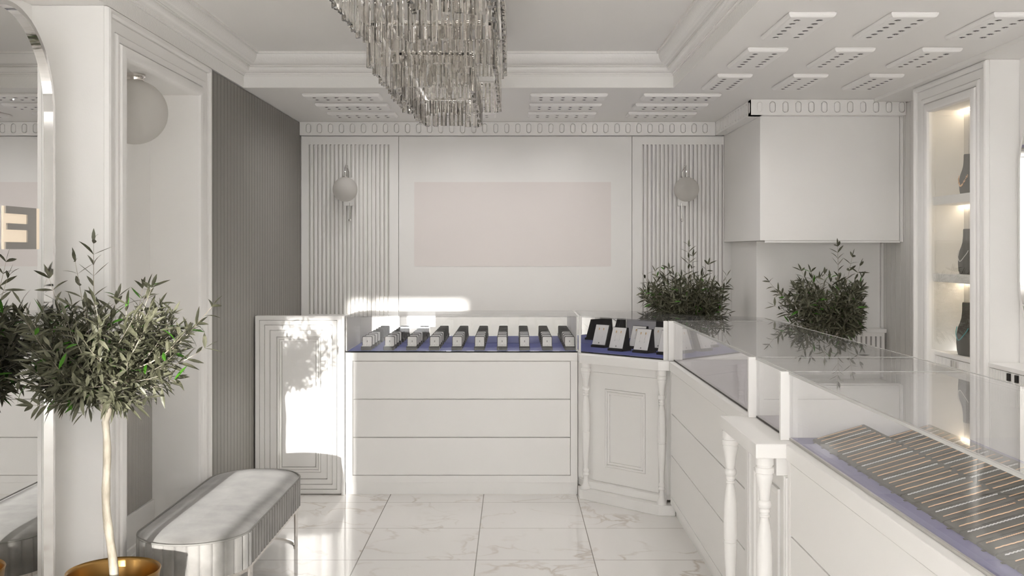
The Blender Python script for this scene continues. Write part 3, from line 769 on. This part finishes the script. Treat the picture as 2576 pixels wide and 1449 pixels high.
for x in (-.11, .11):
    for y in (-.2, .35, 1.0): mb.tube([(x, y, -.0015), (x, y, -.36)], .005, 8)
mb.build('suspension_rod', 'chrome', ch, norm=False)
bq = None
for k, (x, y, z) in enumerate([(-.08, -.15, -.30), (.08, -.15, -.30), (-.08, .2, -.33), (.08, .2, -.33), (-.08, .6, -.33), (.08, .6, -.33), (.17, -.22, -.22), (.0, .9, -.33), (-.18, -.22, -.22)]):
    if bq is None:
        bq = MB().lathe([(.004, -.052), (.010, -.042), (.017, -.020), (.016, 0), (.010, .018), (.010, .05)], 0, 0, 0, 12).build('candle_bulb', 'bulb', ch, smooth=True); q = bq
    else:
        q = bq.copy(); col.objects.link(q); q.parent = ch
    q.location = (x, y, z)

# ------------------------------------------------------------------ arched mirror, left
def arch_pts(yc, r, z0, zs, n=28):
    return [(yc - r, z0)] + [(yc - r * math.cos(PI * k / n), zs + r * math.sin(PI * k / n)) for k in range(n + 1)] + [(yc + r, z0)]
t = thing('arched_mirror', (-1.80, 3.683, 0), 'tall arched chrome-framed mirror at the left edge, beside the olive tree', 'mirror')
def arch_ring(mb, x0, x1, yc, ro, ri, z0, zs):
    A = arch_pts(0, ro, z0, zs); B = arch_pts(0, ri, z0 + .018, zs)
    f = [(x1, *p) for p in A]; g_ = [(x1, *p) for p in B]; h = [(x0, *p) for p in B]; k = [(x0, *p) for p in A]
    mb.grid([f, g_, h, k], close=True, closev=True)
mb = MB(); arch_ring(mb, -.005, .014, 0, .352, .334, .02, 2.109); mb.build('frame', 'chrome', t, smooth=True, ang=35)
mb = MB(); A = arch_pts(0, .336, .03, 2.109); mb.face([(-.0045, *p) for p in A]); mb.build('mirror_glass', 'mirror', t)
mb = MB(); A = arch_pts(0, .330, .0, 2.109); b = mb.grid([[(-.1705, *p) for p in A], [(-.0055, *p) for p in A]], close=True); n = len(A)
mb.f.append([b + i for i in range(n)]); mb.f.append([b + n + n - 1 - i for i in range(n)]); mb.mi += [0, 0]; mb.build('backing', 'white', t)
# reversed letter set on the mirror to imitate a reflected wall sign
def yy(px): return 1.8045 * 2600 / (1290 - px)
yn, yf_ = yy(9), yy(86)
yc_ = (yn + yf_) / 2
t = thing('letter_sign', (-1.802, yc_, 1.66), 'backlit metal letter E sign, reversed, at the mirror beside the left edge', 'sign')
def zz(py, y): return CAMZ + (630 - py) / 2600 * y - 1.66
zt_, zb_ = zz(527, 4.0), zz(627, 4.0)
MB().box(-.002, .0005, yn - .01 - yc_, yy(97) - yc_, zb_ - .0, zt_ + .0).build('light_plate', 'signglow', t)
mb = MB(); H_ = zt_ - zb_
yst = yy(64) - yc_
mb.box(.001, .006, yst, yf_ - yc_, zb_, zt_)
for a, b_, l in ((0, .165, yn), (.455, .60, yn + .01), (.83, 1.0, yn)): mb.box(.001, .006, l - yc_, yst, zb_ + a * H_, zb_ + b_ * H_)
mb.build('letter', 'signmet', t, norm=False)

# right mirror at the edge
t = thing('oval_mirror', (2.596, 4.93, 0), 'chrome-framed mirror just showing at the right edge', 'mirror')
def stad(r, z0, z1, n=20):
    return [(-r * math.cos(PI * k / n), z1 + r * math.sin(PI * k / n)) for k in range(n + 1)] + [(r * math.cos(PI * k / n), z0 - r * math.sin(PI * k / n)) for k in range(n + 1)]
mb = MB(); A = stad(.335, 1.42, 2.0); B = stad(.318, 1.42, 2.0)
mb.grid([[(-.02, *p) for p in A], [(-.02, *p) for p in B], [(.006, *p) for p in B], [(.006, *p) for p in A]], close=True, closev=True); mb.build('frame', 'chrome', t, smooth=True, ang=35)
mb = MB(); mb.face([(.001, *p) for p in stad(.32, 1.42, 2.0)]); mb.build('mirror_glass', 'mirror', t)

# ------------------------------------------------------------------ base cabinets along right wall
def ribbed_cab(x0, x1, y0, y1, zt, label, handles):
    t = thing('base_cabinet', (x0, (y0 + y1) / 2, 0), label, 'cabinet'); c = (y0 + y1) / 2
    MB().box(.012, x1 - x0, y0 - c, y1 - c, .0, zt - .0225).build('body', 'white', t, norm=False)
    MB().box(-.004, x1 - x0, y0 - c, y1 - c, zt - .022, zt).build('worktop', 'white', t, bevel=.002)
    nd = max(1, round((y1 - y0) / .5)); w = (y1 - y0) / nd
    for k in range(nd):
        a = y0 - c + k * w + .002; b_ = a + w - .004; mb = MB(); mb.box(.004, .0115, a, b_, zt - .19, zt - .026); y = a
        while y < b_ - .006: mb.box(.0, .004, y, y + .006, zt - .19, zt - .026); y += .010
        d = mb.build('drawer', 'white', t, norm=False)
        for s_ in handles:
            hy = (a + b_) / 2 + s_
            MB().box(-.010, -.0005, hy - .013, hy + .013, zt - .066, zt - .030).build('handle', 'dark' if x0 < 2.45 else 'chrome', d)
    return t
ribbed_cab(2.446, 2.6035, 3.3, 5.3085, .998, 'white base cabinet with ribbed drawers and dark pulls at the right edge', (-.050, .030))
ribbed_cab(2.476, 2.65, 5.503, 6.0585, .986, 'white ribbed-drawer base cabinet inside the right display niche', (-.03, .03))

# ------------------------------------------------------------------ necklace busts
def bust_mesh():
    prof = [(0, .075, .040), (.02, .088, .044), (.06, .097, .045), (.10, .098, .043), (.135, .085, .038), (.160, .062, .033), (.185, .044, .030), (.22, .036, .028), (.255, .035, .028), (.262, .033, .026)]
    mb = MB(); n = 28
    b = mb.grid([[(hx * math.cos(2 * PI * k / n) * (1), hy * math.sin(2 * PI * k / n), z) for k in range(n)] for z, hx, hy in prof], close=True)
    mb.f.append([b + n - 1 - k for k in range(n)]); mb.f.append([b + (len(prof) - 1) * n + k for k in range(n)]); mb.mi += [0, 0]
    return mb
# bust local: x = width, y = thickness (front is -y); rotated so the front faces -X
def surf(z):
    pr = [(0, .075, .040), (.02, .088, .044), (.06, .097, .045), (.10, .098, .043), (.135, .085, .038), (.160, .062, .033), (.185, .044, .030), (.22, .036, .028), (.262, .035, .028)]
    for (a, b_, c_), (d, e, f) in zip(pr, pr[1:]):
        if a <= z <= d:
            q = (z - a) / (d - a); return b_ + (e - b_) * q, c_ + (f - c_) * q
    return .035, .028
def neck_path(lowz, n=64):
    pts = []
    for k in range(n):
        a = 2 * PI * k / n; s_ = (1 - math.sin(a)) / 2 if False else (1 + math.cos(a)) / 2    # a=0 front low, a=pi back high
        z = .185 - (.185 - lowz) * (s_ ** 1.3)
        hx, hy = surf(z)
        wx = .040 + .022 * math.sin(PI * min(1, max(0, (1 - s_)))) 
        x = math.sin(a) * min(hx, wx) * 1.03
        yv = -math.copysign(1, math.cos(a)) * hy * math.sqrt(max(0, 1 - (x / (hx * 1.05)) ** 2)) if abs(math.cos(a)) > .02 else 0
        pts.append(Vector((x, yv * 1.08 - math.copysign(.002, math.cos(a)), z)))
    return pts
b0 = None
for k, (z, s_, y, kind, lab, nl) in enumerate([
    (1.8875, .86, 5.79, 'gold', 'dark grey necklace bust on the top niche shelf', 'chunky gold bead necklace on the top bust'),
    (1.4405, .97, 5.79, 'pearl', 'dark grey necklace bust on the middle niche shelf', 'white pearl string on the middle bust'),
    (.9865, 1.13, 5.79, 'teal', 'dark grey necklace bust standing lowest, on the niche cabinet', 'turquoise bead necklace on the lowest bust')]):
    if b0 is None: b0 = bust_mesh().build('necklace_bust', 'dgrey', None, smooth=True, ang=60); o = b0
    else: o = b0.copy(); col.objects.link(o)
    o.location = (2.553, y, z); o.scale = (s_, s_, s_); o.rotation_euler.z = -PI / 2 
    tag(o, lab, 'bust', 'necklace busts')
    mb = MB(); p = neck_path({'gold': .055, 'pearl': .075, 'teal': .075}[kind], 96 if kind != 'gold' else 44)
    for i, q in enumerate(p):
        if kind == 'gold': mb.sphere(q, (.0065 if i % 3 == 0 else .0042), 10, 7)
        else: mb.sphere(q, .0026, 8, 6)
    n = mb.build('necklace', {'gold': 'goldm', 'pearl': 'pearl', 'teal': 'teal'}[kind], None, smooth=True, norm=False)
    n.location = o.location; n.scale = o.scale; n.rotation_euler = o.rotation_euler; tag(n, nl, 'necklace')

# radiator cover behind the right tree
t = thing('slatted_cover', (2.37, 7.25, 0), 'low white slatted cover with a cap against the column at right', 'radiator cover')
MB().box(-.245, .232, -.06, .079, 1.0, 1.027).build('cap', 'white', t, bevel=.003)
mb = MB(); mb.box(-.235, .222, .02, .075, 0, .9995); mb.box(-.235, .222, -.045, .02, .94 + .035, .9995); mb.box(-.235, .222, -.045, .02, 0, .1)
for k in range(14): mb.box(-.235 + k * .0335, -.235 + k * .0335 + .0215, -.045, .02, .1, .975)
mb.build('slat_panel', 'white', t, norm=False)

# ------------------------------------------------------------------ bench
t = thing('upholstered_bench', (-1.37, 4.967, 0), 'grey velvet bench with rounded ends and channelled side, on steel legs', 'bench')
def stadium(hw, hl, n=20):
    s_ = hl - hw; pts = []
    for k in range(n + 1): a = PI * k / n; pts.append((hw * math.cos(a), s_ + hw * math.sin(a)))
    for k in range(n + 1): a = PI + PI * k / n; pts.append((hw * math.cos(a), -s_ + hw * math.sin(a)))
    return pts
HW, HL = .240, .742
def dense(pts, step):
    out = []; n = len(pts)
    for i in range(n):
        a = Vector(pts[i]); b_ = Vector(pts[(i + 1) % n]); L_ = (b_ - a).length; m_ = max(1, int(L_ / step))
        for k in range(m_): out.append(a + (b_ - a) * k / m_)
    return out
def stad_r(d, z, n=40):
    return [(x, y, z) for x, y in [tuple(v) for v in [Vector(p) for p in stadium(HW - d, HL - d, n)]]]
mb = MB(); rr = [stad_r(.012, .366), stad_r(.02, .372), stad_r(.05, .380), stad_r(.10, .387), stad_r(.16, .391), stad_r(.22, .393), stad_r(.239, .3935)]
b = mb.grid(rr, close=True); n = len(rr[0]); mb.f.append([b + 6 * n + i for i in range(n)]); mb.mi.append(0)
mb.f.append([b + n - 1 - i for i in range(n)]); mb.mi.append(0)
mb.build('seat_cushion', 'velvet', t, smooth=True, ang=60)
# channelled skirt
path = dense(stadium(HW, HL, 48), .0045)
tot = 0; cum = [0]
for i in range(len(path)):
    tot += (path[(i + 1) % len(path)] - path[i]).length; cum.append(tot)
nch = round(tot / .052); rr = []
for z, base in ((.2165, .004), (.2185, 0), (.29, 0), (.358, 0), (.3655, .004)):
    ring = []
    for i, p in enumerate(path):
        pr = path[i - 1]; nx = path[(i + 1) % len(path)]; d = (nx - pr).normalized(); nrm = Vector((d.y, -d.x))
        ph = (cum[i] / tot * nch) % 1.0; g_ = min(ph, 1 - ph) * .052
        dep = -.006 * math.exp(-(g_ / .0035) ** 2) + .002 * math.sin(PI * ph)
        q = p + nrm * (dep - base); ring.append((q.x, q.y, z))
    rr.append(ring)
mb = MB(); b = mb.grid(rr, close=True); n = len(path); mb.f.append([b + n - 1 - i for i in range(n)]); mb.f.append([b + 4 * n + i for i in range(n)]); mb.mi += [0, 0]
mb.build('seat_skirt', 'velvet', t, smooth=True, ang=50)
mb = MB()
for zz_, rr_ in ((.3665, HW - .002),):
    p = [(x, y, zz_) for x, y in stadium(rr_, HL - .002, 32)]; mb.tube(p + [p[0]], .0042, 8, False)
mb.build('piping', 'piping', t, smooth=True)
mb = MB(); A = [(x, y) for x, y in stadium(HW - .004, HL - .004, 32)]; B = [(x, y) for x, y in stadium(HW - .03, HL - .03, 32)]
mb.grid([[(*p, .2005) for p in A], [(*p, .216) for p in A], [(*p, .216) for p in B], [(*p, .2005) for p in B]], close=True, closev=True); mb.build('steel_rim', 'steel', t, smooth=True, ang=30)
lg = None
for sx in (1, -1):
    for sy in (.505, -.445):
        if lg is None: lg = MB().box(-.004, .004, -.030, .030, .0, .2).build('leg', 'steel', t, bevel=.001); q = lg
        else: q = lg.copy(); col.objects.link(q); q.parent = t
        q.location = (sx * (.222), sy, .0002)
for s_ in (1, -1):
    a0 = .505 if s_ > 0 else -.445
    pts = [(.216 * math.cos(PI * k / 20), a0 + s_ * (.02 + .15 * math.sin(PI * k / 20)), .004) for k in range(21)]
    mb = MB(); mb.grid([[(x * f, a0 + (y - a0) * f, z) for x, y, z0_ in pts] for f, z in ((1, .0005), (1, .011), (.95, .011), (.95, .0005))], closev=True); mb.build('floor_bar', 'steel', t)

# ------------------------------------------------------------------ olive trees
def leaf(mb, base, d, L_, w, bend, roll):
    d = d.normalized(); side = d.cross(Vector((0, 0, 1)))
    side = side.normalized() if side.length > .05 else Vector((1, 0, 0))
    up = side.cross(d); ca, sa = math.cos(roll), math.sin(roll); s2 = side * ca + up * sa; u2 = up * ca - side * sa
    prof = [(0, .08), (.18, .62), (.42, 1), (.68, .82), (.88, .36), (1, .02)]; rr = []
    for t_, k in prof:
        c = base + d * (L_ * t_) - u2 * (bend * L_ * t_ * t_); rr.append([c - s2 * (w * k / 2) + u2 * (w * k * .12), c, c + s2 * (w * k / 2) + u2 * (w * k * .12)])
    mb.grid(rr)
def make_tree():
    rg = random.Random(21)
    r = thing('olive_tree', (0, 0, 0), '', 'olive tree')
    tk = MB(); fo = MB()
    Z0 = .22; zf = .93
    pts = []; rad = []
    for k in range(15):
        f = k / 14; pts.append((-.035 * f + .007 * math.sin(f * 9) - .0, .006 * math.sin(f * 7), Z0 + (zf - Z0) * f)); rad.append(.0175 - .004 * f + .0012 * math.sin(k * 2.3))
    tk.tube(pts, rad, 12)
    fork = Vector(pts[-1]); fork.z -= .01; ends = []
    for (dx, dy, dz, rr_) in ((-.055, .03, .14, .010), (.10, -.03, .17, .012), (.02, .07, .19, .011), (-.02, -.07, .17, .010), (.0, .0, .24, .011)):
        e = fork + Vector((dx, dy, dz)); mid = fork + Vector((dx * .35, dy * .35, dz * .55)); mid2 = fork + Vector((dx * .7, dy * .7, dz * .8))
        tk.tube([fork, mid, mid2, e], [rr_, rr_ * .85, rr_ * .7, rr_ * .5], 8); ends += [mid, mid2, e, e]
    ends = [Vector(e) for e in ends]
    cen = Vector((-.005, 0, 1.17))
    def twig(s, e, dens=1.0, start=.25, rr_=.0021):
        L_ = (e - s).length; n = 8; P_ = []
        sag = rg.uniform(.05, .16) * L_
        side = Vector((rg.uniform(-1, 1), rg.uniform(-1, 1), 0)) * .05 * L_
        for k in range(n + 1):
            f = k / n; P_.append(s.lerp(e, f) + Vector((0, 0, -sag * math.sin(PI * f))) + side * math.sin(PI * f))
        tk.tube(P_, [rr_ * (1 - .75 * k / n) for k in range(n + 1)], 5)
        m_ = int(L_ * (1 - start) / .0195 * dens); ph = rg.uniform(0, 6)
        for k in range(m_ + 1):
            f = start + (1 - start) * (k / max(1, m_)); i = min(n - 1, int(f * n)); q = P_[i].lerp(P_[i + 1], f * n - i); d = (P_[i + 1] - P_[i]).normalized()
            for s_ in (0, PI):
                if rg.random() < .10: continue
                a = ph + k * 1.45 + s_; o1 = d.orthogonal().normalized(); o2 = d.cross(o1); rd = o1 * math.cos(a) + o2 * math.sin(a)
                sp = rg.uniform(.6, 1.2); dd = d * math.cos(sp) + rd * math.sin(sp); dd.z -= .02
                if q.x + dd.x * .06 < -.275: continue
                fo.cur = 1 if rg.random() < .042 else 0
                leaf(fo, q, dd, rg.uniform(.060, .098) * (1 - .2 * f), rg.uniform(.0125, .0175), rg.uniform(-.05, .45), rg.uniform(-.9, .9))
        fo.cur = 0; leaf(fo, P_[-1], (P_[-1] - P_[-2]),   .058, .014, .05, rg.uniform(-1, 1))
    for k in range(150):
        th = rg.uniform(0, 2 * PI); u = rg.uniform(-.78, 1.0); rho = math.sqrt(1 - min(1, abs(u)) ** 2 * .85) * rg.uniform(.72, 1.02)
        e = cen + Vector((math.cos(th) * .315 * rho, math.sin(th) * .30 * rho, u * (.20 if u > 0 else .165) + .03 * rg.uniform(-1, 1) + .06 * rho * (rho > .8)))
        if e.x < -.20: e.x = -.20 + (e.x + .20) * .35; e.y -= .10
        s = rg.choice(ends); s = s.lerp(e, rg.uniform(0, .35)); twig(s, e)
    for (x, z, y) in ((-.075, 1.60, .0), (-.165, 1.53, .05), (.365, 1.36, .02), (.155, 1.435, -.03), (-.245, 1.385, -.22), (-.22, 1.47, -.05), (.10, 1.43, .08), (.33, 1.20, .05), (.30, 1.27, -.1), (-.10, .965, -.03), (-.24, 1.11, -.24), (.02, 1.42, .25), (.03, 1.38, -.24)):
        e = Vector((x, y, z)); s = ends[3].lerp(Vector((x * .4, y * .4, 1.15)), .7); twig(s, e, .62, .3, .003)
    tk.build('trunk', 'bark', r, smooth=True, ang=60, norm=False); fo.build('foliage', ['leaf', 'leafg'], r, norm=False)
    return r
def make_pot(p):
    pt_ = MB().lathe([(.118, .0), (.128, .01), (.150, .18), (.168, .355), (.1715, .366), (.1690, .3695), (.1640, .366), (.160, .355), (.145, .262)], 0, 0, 0, 56, False).build('pot', 'pot', p, smooth=True, ang=60); p = pt_
    MB().lathe([(.10, .003), (.125, .004)], 0, 0, 0, 40).build('pot_base', 'pot', p)
    mb = MB(); mb.lathe([(.001, .232), (.06, .231), (.1435, .229)], 0, 0, 0, 40); mb.build('soil', 'soil', p)
    return p
tree = make_tree(); make_pot(tree)
spots = [(-1.507, 3.90, 0, 'sunlit potted olive tree in a gold pot, left foreground beside the mirror'),
         (1.25, 7.66, 2.2, 'dark olive tree behind the corner case, before the right fluted panel'),
         (2.09, 6.90, PI - .25, 'dark olive tree behind the right counter, before the white column')]
for k, (x, y, rz, lab) in enumerate(spots):
    o = tree if k == 0 else copy_tree(tree); o.location = (x, y, 0); o.rotation_euler.z = rz; o['label'] = lab; o['group'] = 'potted olive trees'

# ------------------------------------------------------------------ light
w = bpy.data.worlds.new('World'); sc.world = w; w.use_nodes = True
bg = w.node_tree.nodes['Background']; bg.inputs[0].default_value = (.965, .98, 1.0, 1); bg.inputs[1].default_value = 5.4
ld = bpy.data.lights.new('window_portal', 'AREA'); ld.shape = 'RECTANGLE'; ld.size = WX1 - WX0; ld.size_y = WZ1 - .24
ld.cycles.is_portal = True
lo = bpy.data.objects.new('window_portal', ld); col.objects.link(lo); lo.location = ((WX0 + WX1) / 2, FY - .02, (.24 + WZ1) / 2); lo.rotation_euler = (PI / 2, 0, 0)
sn = bpy.data.lights.new('sun', 'SUN'); sn.energy = 2.0; sn.angle = math.radians(.45); sn.color = (1, .97, .92)
so = bpy.data.objects.new('sun', sn); col.objects.link(so)
so.rotation_euler = Vector((0.02, 1.0, -.11)).to_track_quat('-Z', 'Y').to_euler()

sl = bpy.data.lights.new('ceiling_spot', 'SPOT'); sl.energy = 1.45; sl.spot_size = math.radians(168); sl.spot_blend = 1; sl.shadow_soft_size = .004; sl.color = (1, .97, .94)  # added fill under the unlit lamp plates, brightens the deep end of the room
for o in list(col.objects):
    if o.name.startswith('ceiling_lamp_plate') and not (o.location.y > 7.0 and 1.0 < o.location.x < 1.2) and o.location.x < 2.0:
        q = bpy.data.objects.new('ceiling_spot', sl); col.objects.link(q); q.location = (o.location.x, o.location.y, ZL - .026)

cam = bpy.data.cameras.new('camera'); co = bpy.data.objects.new('camera', cam); col.objects.link(co)
co.location = (0, 0, CAMZ); co.rotation_euler = (PI / 2, 0, 0); cam.sensor_width = 36; cam.lens = 36 * F / 2576
cam.shift_x = -2 / 2576; cam.shift_y = -94.5 / 2576; cam.clip_start = .05; cam.clip_end = 100
sc.camera = co
sc.view_settings.view_transform = 'Standard'; sc.view_settings.look = 'None'; sc.view_settings.gamma = 1; sc.view_settings.use_curve_mapping = False
sc.view_settings.exposure = 2.08
sc.cycles.max_bounces = 16; sc.cycles.diffuse_bounces = 10; sc.cycles.glossy_bounces = 8; sc.cycles.transmission_bounces = 12; sc.cycles.transparent_max_bounces = 24
